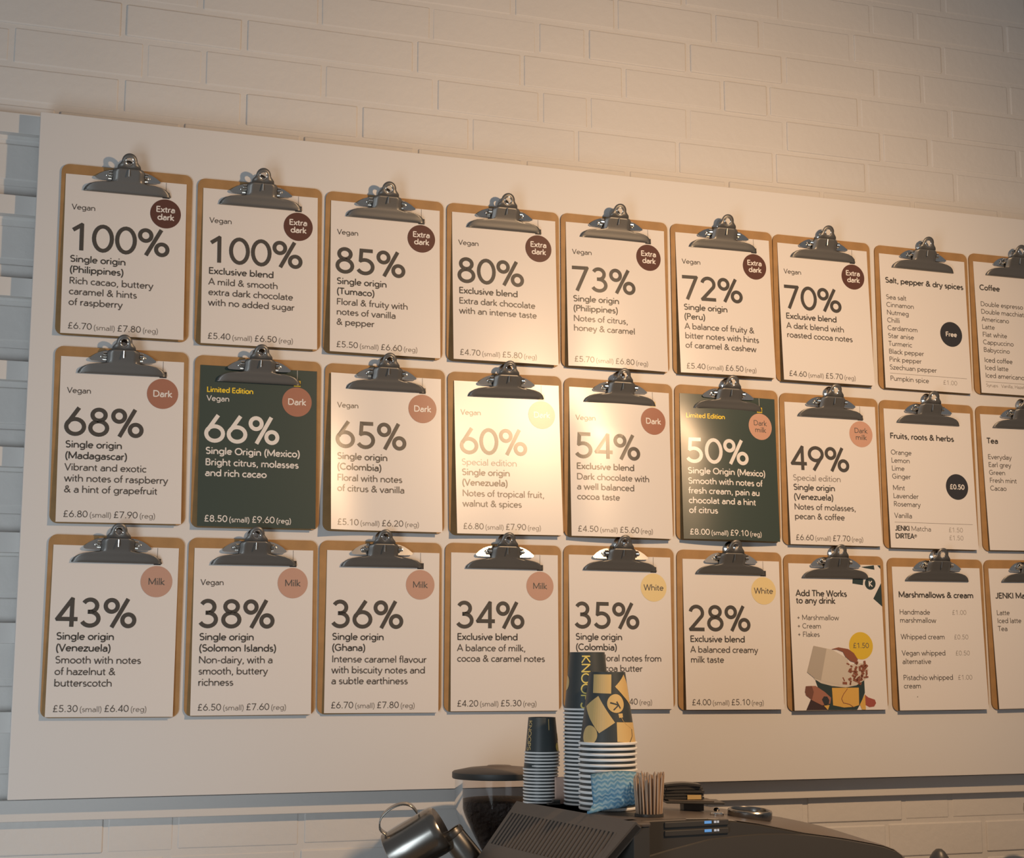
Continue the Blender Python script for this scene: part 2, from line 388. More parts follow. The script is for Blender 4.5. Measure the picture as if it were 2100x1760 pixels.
# ---------------------------------------------------------------- clipboards
def sheet_outline(w, h, r, n=6):
    o = []
    for cx, cz, a in ((w / 2 - r, h / 2 - r, 0), (-w / 2 + r, h / 2 - r, 90), (-w / 2 + r, -h / 2 + r, 180), (w / 2 - r, -h / 2 + r, 270)):
        o += [(cx + r * math.cos(R(a + 90 * i / n)), cz + r * math.sin(R(a + 90 * i / n))) for i in range(n + 1)]
    return o
mm = .001
def make_clipboard():
    t = thing('clipboard', '', 'clipboard')
    m = MB(); ol = sheet_outline(.230, .311, .014); n = len(ol)
    vs = [(x, y, z) for y in (-.0034, -.0002) for x, z in ol]
    m.add(vs, [tuple(range(n))[::-1]], 'hardboard'); m.add(vs, [tuple(range(n, 2 * n))], 'hardboard')
    m.add(vs, [(i, (i + 1) % n, n + (i + 1) % n, n + i) for i in range(n)], 'hardboard_edge')
    m.build('backing_board', t, fix=True, weld=True)
    # chrome plate with pointed wings and hanging loop
    m = MB()
    for s in (1, -1):
        rim = [(s * 24, 152), (s * 34, 150), (s * 42, 147), (s * 50, 142), (s * 57.5, 135.5), (s * 57, 133), (s * 54, 131.6), (s * 42, 131), (s * 24, 131)]
        vs = [(x * mm, -.0056 - .0050 * (152 - z) / 21, z * mm) for x, z in rim]
        m.add(vs, [tuple(range(len(rim)))], 'chrome')
    m.box((-.027, -.0062, .119), (.027, -.0042, .151), 'chrome')
    k = 28; vs = []
    for i in range(k + 1):
        a = R(-35 + 250 * i / k)
        for r_, y_ in ((6.8, -.0072), (9.5, -.0095), (13.2, -.0062)): vs.append((r_ * mm * math.cos(a), y_, 161 * mm + r_ * mm * math.sin(a)))
    m.add(vs, [(3 * i + j, 3 * i + j + 1, 3 * i + j + 4, 3 * i + j + 3) for i in range(k) for j in (0, 1)], 'chrome')
    for s in (1, -1): m.add([(s * 8 * mm, -.0065, .149), (s * 16 * mm, -.0065, .149), (s * 13 * mm, -.0065, .158), (s * 9 * mm, -.008, .158)], [(0, 1, 2, 3)], 'chrome')
    pl = m.build('clip_plate', t, solid=.0008, off=0)
    pl['label'] = 'shiny chrome wing plate'
    # coiled spring with its two rivets
    m = MB(); m.tube([(-.031, -.014, .142), (.031, -.014, .142)], .0042, 'dark_steel', 10)
    for s in (1, -1):
        for q in range(4): m.tube([(s * (.029 + .0016 * q) + .0002, -.014 + .0046 * math.cos(a), .142 + .0046 * math.sin(a)) for a in [2 * math.pi * i / 12 for i in range(12)]], .0008, 'chrome', 5, closed=True)
        m.lathe([(0, .0022), (.0022, .0018), (.003, 0)], 'chrome', Matrix.Translation((s * .037, -.0100, .141)) @ Matrix.Rotation(R(90), 4, 'X'), 12)
    m.build('spring', t, smooth=True)
    # pressed-steel lever: wide jaw, body, domed thumb tab with a hole
    prof = [(109.0, 76, -5.0), (109.2, 76.5, -8.2), (110.6, 76.3, -9.6), (113, 75, -10.6), (116, 73, -11.6), (119, 69.5, -12.6), (121.5, 65, -13.6), (124, 57, -14.6), (126.3, 44, -15.4), (128.5, 29.5, -16),
            (133, 28.6, -18), (139, 28.2, -21), (144, 28.4, -23.5), (147, 27.4, -25), (150, 24, -26.5)]
    def yl(z):
        for a, b in zip(prof[3:], prof[4:]):
            if z <= b[0]: return a[2] + (b[2] - a[2]) * (z - a[0]) / (b[0] - a[0])
        return -26.5 - (z - 150) * .38
    m = MB(); rows = []
    for z, hw, y in prof:
        row = []
        for i in range(25):
            u = -1 + i / 12; x = hw * u; back = 0
            if z > 128: back = 5.0 * max(0, abs(u) - .72) / .28 * (abs(u) > .72)      # body sides fold back
            elif z > 110: back = 2.5 * max(0, (abs(x) - 55) / 21) ** 2
            row.append((x * mm, (y + back) * mm, z * mm))
        rows.append(row)
    m.grid(rows, 'clip_steel')
    k = 36; inn, mid, out = [], [], []
    for i in range(k):
        a = 2 * math.pi * i / k; c, s_ = math.cos(a), math.sin(a)
        if s_ >= -.05: r_ = 13.6
        else:
            r_ = min(12 / -s_, 27 / max(.01, abs(c) + .15)); lim = 13.6 + (24 - 13.6) * max(0, min(1, -s_ * r_ / 12)) ** 1.6
            r_ = min(r_, lim / max(.05, abs(c)))
        for lst, q, dy in ((inn, 6.6, .6), (mid, 8.4, 0), (out, r_, .4)):
            x, z = q * c, 162 + q * s_; lst.append((x * mm, (yl(z) + dy) * mm, z * mm))
    vs = inn + mid + out
    m.add(vs, [(b * k + i, b * k + (i + 1) % k, (b + 1) * k + (i + 1) % k, (b + 1) * k + i) for b in (0, 1) for i in range(k)], 'clip_steel')
    m.tube([(0, -.0258, .136), (0, -.0285, .1475)], .0007, 'chrome', 6)
    lv = m.build('clip_lever', t, smooth=True, solid=.0011, off=0, sharp=50)
    m = MB()
    m.tube([(6.6 * mm * math.cos(a), (yl(162 + 6.6 * math.sin(a)) - .3) * mm, (162 + 6.6 * math.sin(a)) * mm) for a in [2 * math.pi * i / 24 for i in range(24)]], .0011, 'chrome', 8, closed=True)
    m.build('eyelet', lv, smooth=True)
    return t
def copy_thing(root):
    r = root.copy(); COL.objects.link(r)
    for ch in list(root.children):
        c = ch.copy(); COL.objects.link(c); c.parent = r
        for s in list(ch.children):
            d = s.copy(); COL.objects.link(d); d.parent = c
    return r
CB = {(0, 0): (0.5270, -0.1771, 0.23), (0, 1): (0.7675, -0.1785, 0.41), (0, 2): (1.0038, -0.1794, -0.03), (0, 3): (1.2413, -0.1781, 0.19), (0, 4): (1.4752, -0.1761, 0.02), (0, 5): (1.7129, -0.1748, 0.25), (0, 6): (1.9439, -0.1763, -0.12), (0, 7): (2.1855, -0.1782, -0.30), (0, 8): (2.4212, -0.1750, -0.07),
      (1, 0): (0.5311, -0.5077, 0.55), (1, 1): (0.7718, -0.5087, 0.23), (1, 2): (1.0093, -0.5085, 0.14), (1, 3): (1.2470, -0.5082, 0.94), (1, 4): (1.4797, -0.5077, -0.25), (1, 5): (1.7151, -0.5069, -0.25), (1, 6): (1.9497, -0.5106, -0.17), (1, 7): (2.1832, -0.5120, -0.12), (1, 8): (2.4219, -0.5104, 0.57),
      (2, 0): (0.5327, -0.8394, -0.26), (2, 1): (0.7711, -0.8384, 0.09), (2, 2): (1.0054, -0.8369, 0.16), (2, 3): (1.2418, -0.8355, -0.14), (2, 4): (1.4769, -0.8342, -0.35), (2, 5): (1.7136, -0.8369, -0.27), (2, 6): (1.9495, -0.8400, 0.09), (2, 7): (2.1894, -0.8416, 0.19), (2, 8): (2.4254, -0.8396, 0.82)}

# menu cards: (big number, [bold lines], [text lines], price, badge kind, flags)
V, LE, SE = 'Vegan', 'Limited Edition', 'Special edition'
CARDS = {
 (0, 0): dict(n='100%', v=V, b=['Single origin', '(Philippines)'], t=['Rich cacao, buttery', 'caramel & hints', 'of raspberry'], p=('£6.70', '£7.80'), k='extra'),
 (0, 1): dict(n='100%', v=V, b=['Exclusive blend'], t=['A mild & smooth', 'extra dark chocolate', 'with no added sugar'], p=('£5.40', '£6.50'), k='extra'),
 (0, 2): dict(n='85%', v=V, b=['Single origin', '(Tumaco)'], t=['Floral & fruity with', 'notes of vanilla', '& pepper'], p=('£5.50', '£6.60'), k='extra'),
 (0, 3): dict(n='80%', v=V, b=['Exclusive blend'], t=['Extra dark chocolate', 'with an intense taste'], p=('£4.70', '£5.80'), k='extra'),
 (0, 4): dict(n='73%', v=V, b=['Single origin', '(Philippines)'], t=['Notes of citrus,', 'honey & caramel'], p=('£5.70', '£6.80'), k='extra'),
 (0, 5): dict(n='72%', v=V, b=['Single origin', '(Peru)'], t=['A balance of fruity &', 'bitter notes with hints', 'of caramel & cashew'], p=('£5.40', '£6.50'), k='extra'),
 (0, 6): dict(n='70%', v=V, b=['Exclusive blend'], t=['A dark blend with', 'roasted cocoa notes'], p=('£4.60', '£5.70'), k='extra'),
 (1, 0): dict(n='68%', v=V, b=['Single origin', '(Madagascar)'], t=['Vibrant and exotic', 'with notes of raspberry', '& a hint of grapefruit'], p=('£6.80', '£7.90'), k='dark'),
 (1, 1): dict(n='66%', v=V, l=LE, b=['Single Origin (Mexico)'], t=['Bright citrus, molasses', 'and rich cacao'], p=('£8.50', '£9.60'), k='dark', green=1),
 (1, 2): dict(n='65%', v=V, b=['Single origin', '(Colombia)'], t=['Floral with notes', 'of citrus & vanilla'], p=('£5.10', '£6.20'), k='dark'),
 (1, 3): dict(n='60%', v=V, s=SE, b=['Single origin', '(Venezuela)'], t=['Notes of tropical fruit,', 'walnut & spices'], p=('£6.80', '£7.90'), k='dark'),
 (1, 4): dict(n='54%', v=V, b=['Exclusive blend'], t=['Dark chocolate with', 'a well balanced', 'cocoa taste'], p=('£4.50', '£5.60'), k='dark'),
 (1, 5): dict(n='50%', l=LE, b=['Single Origin (Mexico)'], t=['Smooth with notes of', 'fresh cream, pain au', 'chocolat and a hint', 'of citrus'], p=('£8.00', '£9.10'), k='dmilk', green=1),
 (1, 6): dict(n='49%', s=SE, b=['Single origin', '(Venezuela)'], t=['Notes of molasses,', 'pecan & coffee'], p=('£6.60', '£7.70'), k='dmilk'),
 (2, 0): dict(n='43%', b=['Single origin', '(Venezuela)'], t=['Smooth with notes', 'of hazelnut &', 'butterscotch'], p=('£5.30', '£6.40'), k='milk'),
 (2, 1): dict(n='38%', v=V, b=['Single origin', '(Solomon Islands)'], t=['Non-dairy, with a', 'smooth, buttery', 'richness'], p=('£6.50', '£7.60'), k='milk'),
 (2, 2): dict(n='36%', b=['Single origin', '(Ghana)'], t=['Intense caramel flavour', 'with biscuity notes and', 'a subtle earthiness'], p=('£6.70', '£7.80'), k='milk'),
 (2, 3): dict(n='34%', b=['Exclusive blend'], t=['A balance of milk,', 'cocoa & caramel notes'], p=('£4.20', '£5.30'), k='milk'),
 (2, 4): dict(n='35%', b=['Single origin', '(Colombia)'], t=['Subtle floral notes from', 'pure cocoa butter'], p=('£4.30', '£5.40'), k='white'),
 (2, 5): dict(n='28%', b=['Exclusive blend'], t=['A balanced creamy', 'milk taste'], p=('£4.00', '£5.10'), k='white'),
}
LISTS = {
 (0, 7): dict(h='Salt, pepper & dry spices', i=[('Sea salt', 38.4), ('Cinnamon', 21.6), ('Nutmeg', 4.6), ('Chilli', -12.2), ('Cardamom', -29), ('Star anise', -46), ('Turmeric', -63), ('Black pepper', -80), ('Pink pepper', -97), ('Szechuan pepper', -114), ('Pumpkin spice', -138)],
              pr=[('£1.00', 36, -138.5)], rule=-122.5, k='Free', by=-27),
 (0, 8): dict(h='Coffee', i=[('Double espresso', 38.4), ('Double macchiato', 21.4), ('Americano', 4.4), ('Latte', -12.6), ('Flat white', -29.6), ('Cappuccino', -46.6), ('Babyccino', -63.6), ('Iced coffee', -86), ('Iced latte', -103), ('Iced americano', -120)], pr=[], rule=-129.5, tiny='Syrups   Vanilla, Hazelnut', k=None),
 (1, 7): dict(h='Fruits, roots & herbs', i=[('Orange', 40.6), ('Lemon', 23.6), ('Lime', 6.8), ('Ginger', -10.1), ('Mint', -34.1), ('Lavender', -51), ('Rosemary', -68), ('Vanilla', -92)], pr=[('£1.50', 36, -118.3), ('£1.50', 36, -135)], rule=-101.3, brand=[('JENKI', ' Matcha', -118.3), ('DIRTEA', '®', -134.5)], k='£0.50', by=-22),
 (1, 8): dict(h='Tea', i=[('Everyday', 40.6), ('Earl grey', 23.6), ('Green', 6.8), ('Fresh mint', -10.1), ('Cacao', -27)], pr=[], k=None),
 (2, 7): dict(h='Marshmallows & cream', i=[('Handmade', 39.7), ('marshmallow', 23), ('Whipped cream', -10.7), ('Vegan whipped', -43.7), ('alternative', -60.8), ('Pistachio whipped', -93.3), ('cream', -110)], pr=[('£1.00', 33, 39.9), ('£0.50', 34, -10.7), ('£0.50', 35, -43.7), ('£1.00', 37, -93.3)], k=None),
 (2, 8): dict(h='JENKI Matcha', i=[('Latte', 39.7), ('Iced latte', 23), ('Tea', 6.5)], pr=[], k=None),
}
LIFT = {(2, 0): 5, (2, 1): 6, (2, 2): 4, (2, 3): 5, (0, 5): 13, (0, 6): 14, (0, 2): 13, (0, 3): 13, (0, 4): 10, (1, 2): 14, (1, 3): 13, (1, 4): 12, (1, 5): 11}
DX = {(2, 2): (2.5, -.4), (2, 0): (-2, -.1), (0, 0): (-2, .2), (2, 5): (2, 0), (1, 7): (0, .1), (1, 3): (1, -.3), (1, 6): (1, .3), (0, 1): (0, .1), (2, 3): (1, 0)}
CURL = {(1, 2): .30, (1, 3): .10}
BOW = {(1, 4): 8, (1, 5): 10, (0, 4): 6, (0, 3): 2, (0, 5): 4}
XL = -93.0
def card(key):
    row, c = key; x0, z0, rt = CB[key]; dx, dr = DX.get(key, (0, 0)); lift = LIFT.get(key, 9) * mm; cl = CURL.get(key, 0); bw = BOW.get(key, 0)
    info = CARDS.get(key); lst = LISTS.get(key); green = info and info.get('green')
    cr, sr = math.cos(R(dr)), math.sin(R(dr))
    def fn(x, z, e=0.):
        """sheet millimetres to clipboard space, following the sheet as it leans out at the foot"""
        t = max(0., (137.5 - z) / 291.5); y = -.0044 - lift * t ** 1.25
        if cl: y -= cl * mm * 34 * max(0, (-20 - x) / 85) ** 2 * (.35 + .65 * t)
        if bw: y -= bw * mm * (1 - (x / 107) ** 2) * (.3 + .7 * min(1, t * 3.2)) if abs(x) < 107 else 0
        X = (x + dx) * mm; Z = z * mm
        return (cr * X - sr * Z, y - e, sr * X + cr * Z)
    m = MB(); nx, nz = 20, 20
    rows = [[fn(-105 + 212 * i / nx, 137.5 - 291.5 * j / nz) for i in range(nx + 1)] for j in range(nz + 1)]
    pm_ = 'green_card' if green else 'paper'
    m.grid(rows, pm_)
    bk = [[(x, y + .0006, z) for x, y, z in r_] for r_ in rows]; m.grid([r_[::-1] for r_ in bk], pm_)
    for a_, b_ in ((rows[0], bk[0]), (rows[-1], bk[-1]), ([r_[0] for r_ in rows], [r_[0] for r_ in bk]), ([r_[-1] for r_ in rows], [r_[-1] for r_ in bk])): m.grid([a_, b_], pm_)
    p = m.build('menu_card', smooth=True, sharp=30)
    p.location = (x0, 0, Z0 + z0); p.rotation_euler.y = -R(rt)
    f1 = lambda x, z: fn(x, z, .00035); f2 = lambda x, z: fn(x, z, .0006); f3 = lambda x, z: fn(x, z, .0009)
    INK, SOFT, PALE = ('white_ink', 'white_ink', 'white_ink') if green else ('ink', 'ink_soft', 'ink_pale')
    m = MB()
    if info:
        if 'l' in info: put(m, info['l'], XL, 88.8, 13.2, .15, 'yellow_ink', .96, fn=f1)
        if 'v' in info: put(m, info['v'], XL, 72.6, 14, .102, SOFT if not green else 'white_ink', 1, fn=f1)
        if m.v: m.build('heading_text', p)
        m = MB(); put(m, info['n'], XL - 4.6, -2.2, 69.5, .103, INK, 1.0, fn=f1); m.build('percentage_number', p)
        m = MB(); y = -24
        if 's' in info:
            put(m, info['s'], XL, y, 17, .085, PALE, 1, fn=f1); y -= 19.4
        for s_ in info['b']:
            put(m, s_, XL, y, 17, .128 if not green else .132, INK if not green else 'white_ink', 1.02, fn=f1); y -= 19.5
        y -= 1.0
        for s_ in info['t']:
            put(m, s_, XL, y, 17, .112 if not green else .122, SOFT, 1.0, fn=f1); y -= 19.4
        m.build('description_text', p); m = MB()
        x = put(m, info['p'][0], XL, -145.5, 16.2, .088 if not green else .105, SOFT, 1, fn=f1)
        x = put(m, ' (small) ', x - 1, -145.5, 13.0, .086 if not green else .10, PALE, 1, fn=f1)
        x = put(m, info['p'][1], x, -145.5, 16.2, .088 if not green else .10, SOFT, 1, fn=f1)
        put(m, ' (reg)', x - 1, -145.5, 13.0, .086 if not green else .10, PALE, 1, fn=f1)
        m.build('price_text', p)
        kind = info['k']
        col = dict(extra='extra_dark', dark='dark', dmilk='dark_milk', milk='milk', white='white_choc')[kind]
        cap = 'yellow_ink' if green else 'black_badge'
        if key in ((1, 3), (1, 4)): cap = 'white_choc'
        m = MB(); disc(m, 70.5, 78.2, 27.3, 27.3, col, f1)
        poly(m, [(64.4, 107), (76.8, 107), (76.8, 118), (64.4, 118)], cap, f1)
        poly(m, [(70.3, 117), (70.9, 117), (70.9, 137), (70.3, 137)], 'ink_soft' if not green else 'white_ink', f1)
        tc = 'white_ink' if kind in ('extra', 'dark') else 'ink_soft'
        if kind == 'extra': put(m, 'Extra', 70.5, 81, 15.2, .135, tc, 1, fn=f2, align='c'); put(m, 'dark', 71, 66.5, 15.2, .135, tc, 1, fn=f2, align='c')
        elif kind == 'dmilk': put(m, 'Dark', 70.5, 80.5, 14.8, .09, tc, 1, fn=f2, align='c'); put(m, 'milk', 70.5, 66.5, 14.8, .09, tc, 1, fn=f2, align='c')
        else: put(m, dict(dark='Dark', milk='Milk', white='White')[kind], 70.5, 72.6, 16, .125 if kind == 'dark' else .10, tc, 1, fn=f2, align='c')
        m.build('printed_bauble', p)
    elif lst:
        put(m, lst['h'], XL, 74.6, 16.6, .145, INK, 194 / width('Salt, pepper & dry spices', 16.6), fn=f1); m.build('heading_text', p); m = MB()
        for s_, y in lst['i']: put(m, s_, XL, y, 14.6, .09, SOFT if key != (0, 8) or not s_.startswith('Iced coffee') else INK, 1., fn=f1)
        for s_, x, y in lst['pr']: put(m, s_, x, y, 13.8, .055, PALE, 1., fn=f1)
        for b_, s_, y in lst.get('brand', []):
            x = put(m, b_, XL, y, 14.4, .15, INK, .92, fn=f1); put(m, s_, x, y, 14.4, .07, SOFT, 1, fn=f1)
        if 'rule' in lst: poly(m, [(XL, lst['rule']), (96, lst['rule']), (96, lst['rule'] + .7), (XL, lst['rule'] + .7)], PALE, f1)
        if 'tiny' in lst: put(m, lst['tiny'], XL, -140, 10, .07, PALE, 1, fn=f1)
        if key == (2, 7): disc(m, -62, -127, 1, 1, SOFT, f1, 8)
        m.build('list_text', p)
        if lst['k']:
            m = MB(); disc(m, 63.5, lst['by'], 27.3, 27.3, 'black_badge', f1)
            put(m, lst['k'], 63.5, lst['by'] - 5, 14.2, .14, 'white_ink', 1, fn=f2, align='c'); m.build('printed_badge', p)
    else:                                               # the extras card with its picture
        put(m, 'Add The Works', XL + 2, 72, 17.2, .135, INK, .98, fn=f1); put(m, 'to any drink', XL + 2, 57.5, 17.2, .135, INK, .98, fn=f1); m.build('heading_text', p); m = MB()
        for s_, y in (('+ Marshmallow', 24.5), ('+ Cream', 7.6), ('+ Flakes', -9)): put(m, s_, XL + 2, y, 14.2, .085, SOFT, 1, fn=f1)
        m.build('list_text', p)
        m = MB(); disc(m, 52.5, -26.5, 27.5, 27.5, 'gold_badge', f1); put(m, '£1.50', 52.5, -31, 14.5, .085, 'ink_soft', 1, fn=f2, align='c'); m.build('printed_badge', p)
        m = MB()
        def q(u, v): return (-103.5 + (u - 215) / 1690 * 209, -153.5 + (1370 - v) / 1370 * 157)      # picture grid to sheet mm
        def pq(pts, mt, f=f1): poly(m, [q(*a) for a in pts], mt, f)
        pq([(410, 1370), (500, 1190), (640, 1120), (900, 1370)], 'sleeve_print')
        pq([(1500, 1110), (1560, 1160), (1680, 1200), (1700, 1260), (1660, 1320), (1570, 1330), (1500, 1290)], 'red_skin_print')
        pq([(600, 860), (1500, 860), (1500, 1080), (1420, 1250), (1340, 1370), (800, 1370), (820, 1200), (700, 1100), (640, 980)], 'green_print', f2)
        pq([(895, 990), (1390, 990), (1380, 1290), (1280, 1320), (1100, 1330), (900, 1290)], 'ochre_print', f3)
        pq([(1500, 1100), (1500, 1370), (1430, 1370), (1395, 1280)], 'ochre_print', f3)
        pq([(420, 960), (600, 955), (760, 1060), (870, 1160), (850, 1260), (700, 1290), (520, 1200), (410, 1110)], 'skin_print', f3)
        pq([(420, 960), (530, 955), (560, 1060), (520, 1190), (430, 1130), (400, 1060)], 'skin_dark_print', lambda x, z: fn(x, z, .0010))
        pq([(700, 1190), (740, 1135), (800, 1140), (835, 1200), (820, 1270), (740, 1280)], 'black_badge', lambda x, z: fn(x, z, .0011))
        pq([(730, 1295), (835, 1285), (800, 1370)], 'ochre_print', lambda x, z: fn(x, z, .0011))
        pq([(570, 830), (1000, 620), (1500, 560), (1590, 680), (1520, 850), (1350, 950), (1150, 985), (900, 960), (700, 910)], 'cream_print', f3)
        pq([(595, 265), (930, 330), (1200, 480), (1260, 640), (1150, 800), (1060, 940), (800, 890), (580, 820), (455, 720)], 'cream_print', lambda x, z: fn(x, z, .0011))
        pq([(595, 265), (830, 315), (700, 860), (580, 820), (455, 720)], 'cream_shade', lambda x, z: fn(x, z, .0013))
        rf = random.Random(5); top = lambda x, z: fn(x, z, .0014)
        pq([(910, 325), (1050, 290), (1230, 320), (1330, 390), (1400, 500), (1370, 560), (1260, 530), (1170, 450), (1130, 370), (1020, 330)], 'flake_print', top)
        for _ in range(46):
            u = rf.uniform(1110, 1560); v = rf.uniform(560, 920)
            if (u - 1110) / 450 + (v - 560) / 360 > 1.75 or ((u < 1200) and v < 800): continue
            a = rf.uniform(0, 3.1); w_, h_ = rf.uniform(20, 48), rf.uniform(10, 24); ca, sa = math.cos(a), math.sin(a)
            pq([(u + ca * w_ - sa * h_, v + sa * w_ + ca * h_), (u - ca * w_ - sa * h_, v - sa * w_ + ca * h_), (u - ca * w_ + sa * h_, v - sa * w_ - ca * h_), (u + ca * w_ + sa * h_, v + sa * w_ - ca * h_)], 'flake_print', top)
        def strokes(pts, w, mt, f):
            L_, R_ = ribbon([q(*a) for a in pts], w); vs = []
            for a, b in zip(L_, R_): vs += [f(*a), f(*b)]
            m.add(vs, [(2 * i, 2 * i + 1, 2 * i + 3, 2 * i + 2) for i in range(len(L_) - 1)], mt)
        strokes([(1180, 1005), (1100, 1100), (1060, 1180), (1090, 1250), (1200, 1275), (1280, 1330)], 1.2, 'flake_print', top)
        m.build('printed_picture', p); m = MB()
        # dark confetti shapes in the top corner
        poly(m, [(41, 112), (66, 108), (64, 96), (40, 99)], 'green_print', f1); poly(m, [(62, 133), (92, 137), (93, 128), (70, 131)], 'green_print', f1); poly(m, [(100, 137), (107, 137), (107, 130)], 'green_print', f1)
        disc(m, 81.5, 99.5, 12.5, 12.5, 'green_print', f1); put(m, 'K', 77.5, 93.5, 16, .13, 'white_ink', .9, fn=f2)
        poly(m, [(107, 101), (87, 69), (107, 53)], 'green_print', f1)
        m.build('printed_confetti', p)
    return p
orig = make_clipboard()
pos_words = ['top', 'middle', 'bottom']
for i, key in enumerate(CB):
    x0, z0, rt = CB[key]; t = orig if i == 0 else copy_thing(orig)
    t.location = (x0, 0, Z0 + z0); t.rotation_euler = (0, -R(rt), 0)
    info = CARDS.get(key); l_ = LISTS.get(key)
    if info:
        pl_ = info['b'][-1].strip('()') if info['b'][-1].startswith('(') else info['b'][0]
        desc = info['n'] + ' ' + pl_.replace('(', '').replace(')', '')
        bw = dict(extra='dark brown', dark='red-brown', dmilk='peach', milk='tan', white='pale yellow')[info['k']]
        clab = '%s menu card reading %s with %s bauble' % ('dark green' if info.get('green') else 'white', desc, bw)
    elif l_:
        h = l_['h'].replace('JENKI ', '')
        desc = h + ' list'; clab = 'white menu card listing %s' % (h + (' drinks' if key in ((0, 8), (1, 8), (2, 8)) else ''))
        if l_['k']: clab += ', with black %s badge' % l_['k']
    else: desc = 'drink extras picture card'; clab = 'white menu card with picture of a hand holding a topped drink'
    tag(t, 'brown clipboard with steel clip in the %s row holding %s' % (pos_words[key[0]], desc), 'clipboard', 'clipboards on the menu board')
    tag(card(key), clab, 'menu card', 'menu cards on the clipboards')

# ---------------------------------------------------------------- espresso machine, standing end-on to the wall
ZT = Z0 - 1.1272
YAW = R(6.9); BX, BY = 1.2221, -.6651
MW = Matrix.Translation((BX, BY, ZT)) @ Matrix.Rotation(YAW, 4, 'Z')      # local x right, y to the wall, z up from the cup deck
def ml(w, l, z=0.): return MW @ Vector((w, l, z))
mach = thing('espresso_machine', 'black and brown espresso machine with ribbed side vent and domed hood', 'espresso machine', (BX, BY, ZT), (0, 0, YAW))
m = MB()
far = [(-.02, 0), (.02, 0), (.06, 0), (.11, -.0005), (.17, -.004), (.22, -.0072), (.27, -.0105), (.31, -.0155), (.344, -.0205), (.375, -.0268), (.403, -.0335), (.43, -.041), (.456, -.0495), (.476, -.056), (.495, -.0625), (.518, -.071), (.545, -.087), (.57, -.115), (.58, -.16)]
lip = [(-.0, -.05), (.02, -.048), (.045, -.043), (.085, -.036), (.12, -.030), (.165, -.0275), (.21, -.0264), (.25, -.0278), (.29, -.0307), (.316, -.034), (.342, -.038), (.37, -.0425), (.398, -.0478), (.42, -.052), (.442, -.0567), (.462, -.0635), (.478, -.074), (.492, -.098), (.498, -.16)]
near = [(-.0, -.0005), (.02, -.0005), (.045, -.0005), (.085, -.0008), (.12, -.002), (.165, -.0065), (.21, -.0135), (.25, -.0215), (.29, -.0298), (.316, -.034), (.342, -.038), (.37, -.0425), (.398, -.0478), (.42, -.052), (.442, -.0567), (.462, -.0635), (.478, -.074), (.492, -.098), (.498, -.16)]
rows = []
for l in (0, .004, .012, .025, .045, .07, .10, .135, .17, .25, .33, .37, .38):
    t = min(1, l / .135); k = math.sin(t * math.pi / 2) ** .8; row = []
    for (a, b), (c, d) in zip(near, far):
        dz = -.012 * max(0, (l - .36) / .02)
        row.append((a + (c - a) * k, l, b + (d - b) * k + dz))
    rows.append(row)
m.grid(rows, 'machine_hood')
m.build('hood', mach, smooth=True, sharp=60)
m = MB()                                          # glossy end panel under the hood, bulging a little to the viewer
rows = []
for j in range(18):
    row = []
    for (a, b), (c, d) in zip(near, lip):
        if j < 2: row.append((a, .002 - .003 * j, b - .001 - .002 * j))
        elif j == 2: row.append((c, -.001, d - .003 + .0015))
        else:
            t = (j - 3) / 14
            row.append((c, -.004 - .016 * math.sin(min(1, t * 1.6) * math.pi / 2), d - .003 - t * .20))
    rows.append(row)
m.grid(rows, 'machine_black')
m.bbox((-.06, .0, -.4372), (.50, .37, -.10), 'machine_black', r=.012)
m.build('end_panel', mach, smooth=True, sharp=50)
mat('glow_blue', (.05, .12, .25), **{'Emission Color': (.16, .42, .85, 1), 'Emission Strength': .55}); mat('glow_white', (.3, .3, .3), **{'Emission Color': (.75, .78, .85, 1), 'Emission Strength': .38})
m = MB(); m.bbox((.045, -.0035, -.0125), (.155, .004, -.0045), 'black_plastic', r=.001); m.bbox((.045, -.0035, -.0245), (.155, .004, -.0165), 'black_plastic', r=.001)  # dark bars with blue and white spots, their glow put into the material
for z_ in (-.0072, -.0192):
    m.box((.1125, -.0042, z_ - .002), (.1245, -.0034, z_ + .002), 'glow_blue'); m.box((.1290, -.0042, z_ - .0016), (.1330, -.0034, z_ + .0016), 'glow_white'); m.box((.1345, -.0042, z_ - .0016), (.1375, -.0034, z_ + .0016), 'glow_white')
m.build('glow_bars', mach)
m = MB()                                          # flat cup deck and its front corner
m.bbox((-.0235, -.0005, -.006), (.085, .352, 0), 'machine_brown', r=.003)
m.bbox((-.0235, -.031, -.007), (.006, .02, .0), 'machine_brown', r=.003)
m.bbox((-.022, -.029, -.12), (.005, .35, -.0065), 'machine_black', r=.002)
m.build('cup_deck', mach, smooth=True)
# ribbed vent: a sloping plate from the deck edge down to the left
LT, L0, W0 = .353, -.0326, -.022
e1 = Vector((0, 1, 0)); sl = Vector((-.0705, 0, -.0870)); sl.normalize(); nrm = sl.cross(e1); nrm = -nrm if nrm.z < 0 else nrm
vent = MB()
def vs_(u, l, h=0.): return Vector((W0, l, 0)) + sl * u + nrm * h
def slab(mb, u0, u1, l0, l1, h0, h1, mt):
    vs = [vs_(u, l + (.29 * u if l < L0 + .024 else 0), h) for h in (h0, h1) for l in (l0, l1) for u in (u0, u1)]
    mb.add(vs, [(0, 1, 3, 2), (4, 6, 7, 5), (0, 4, 5, 1), (2, 3, 7, 6), (0, 2, 6, 4), (1, 5, 7, 3)], mt)
slab(vent, 0, .20, L0, LT, -.014, -.0030, 'black_plastic')
slab(vent, -.002, .020, L0, LT, -.012, 0, 'machine_brown'); slab(vent, .080, .20, L0, LT, -.012, 0, 'machine_brown')
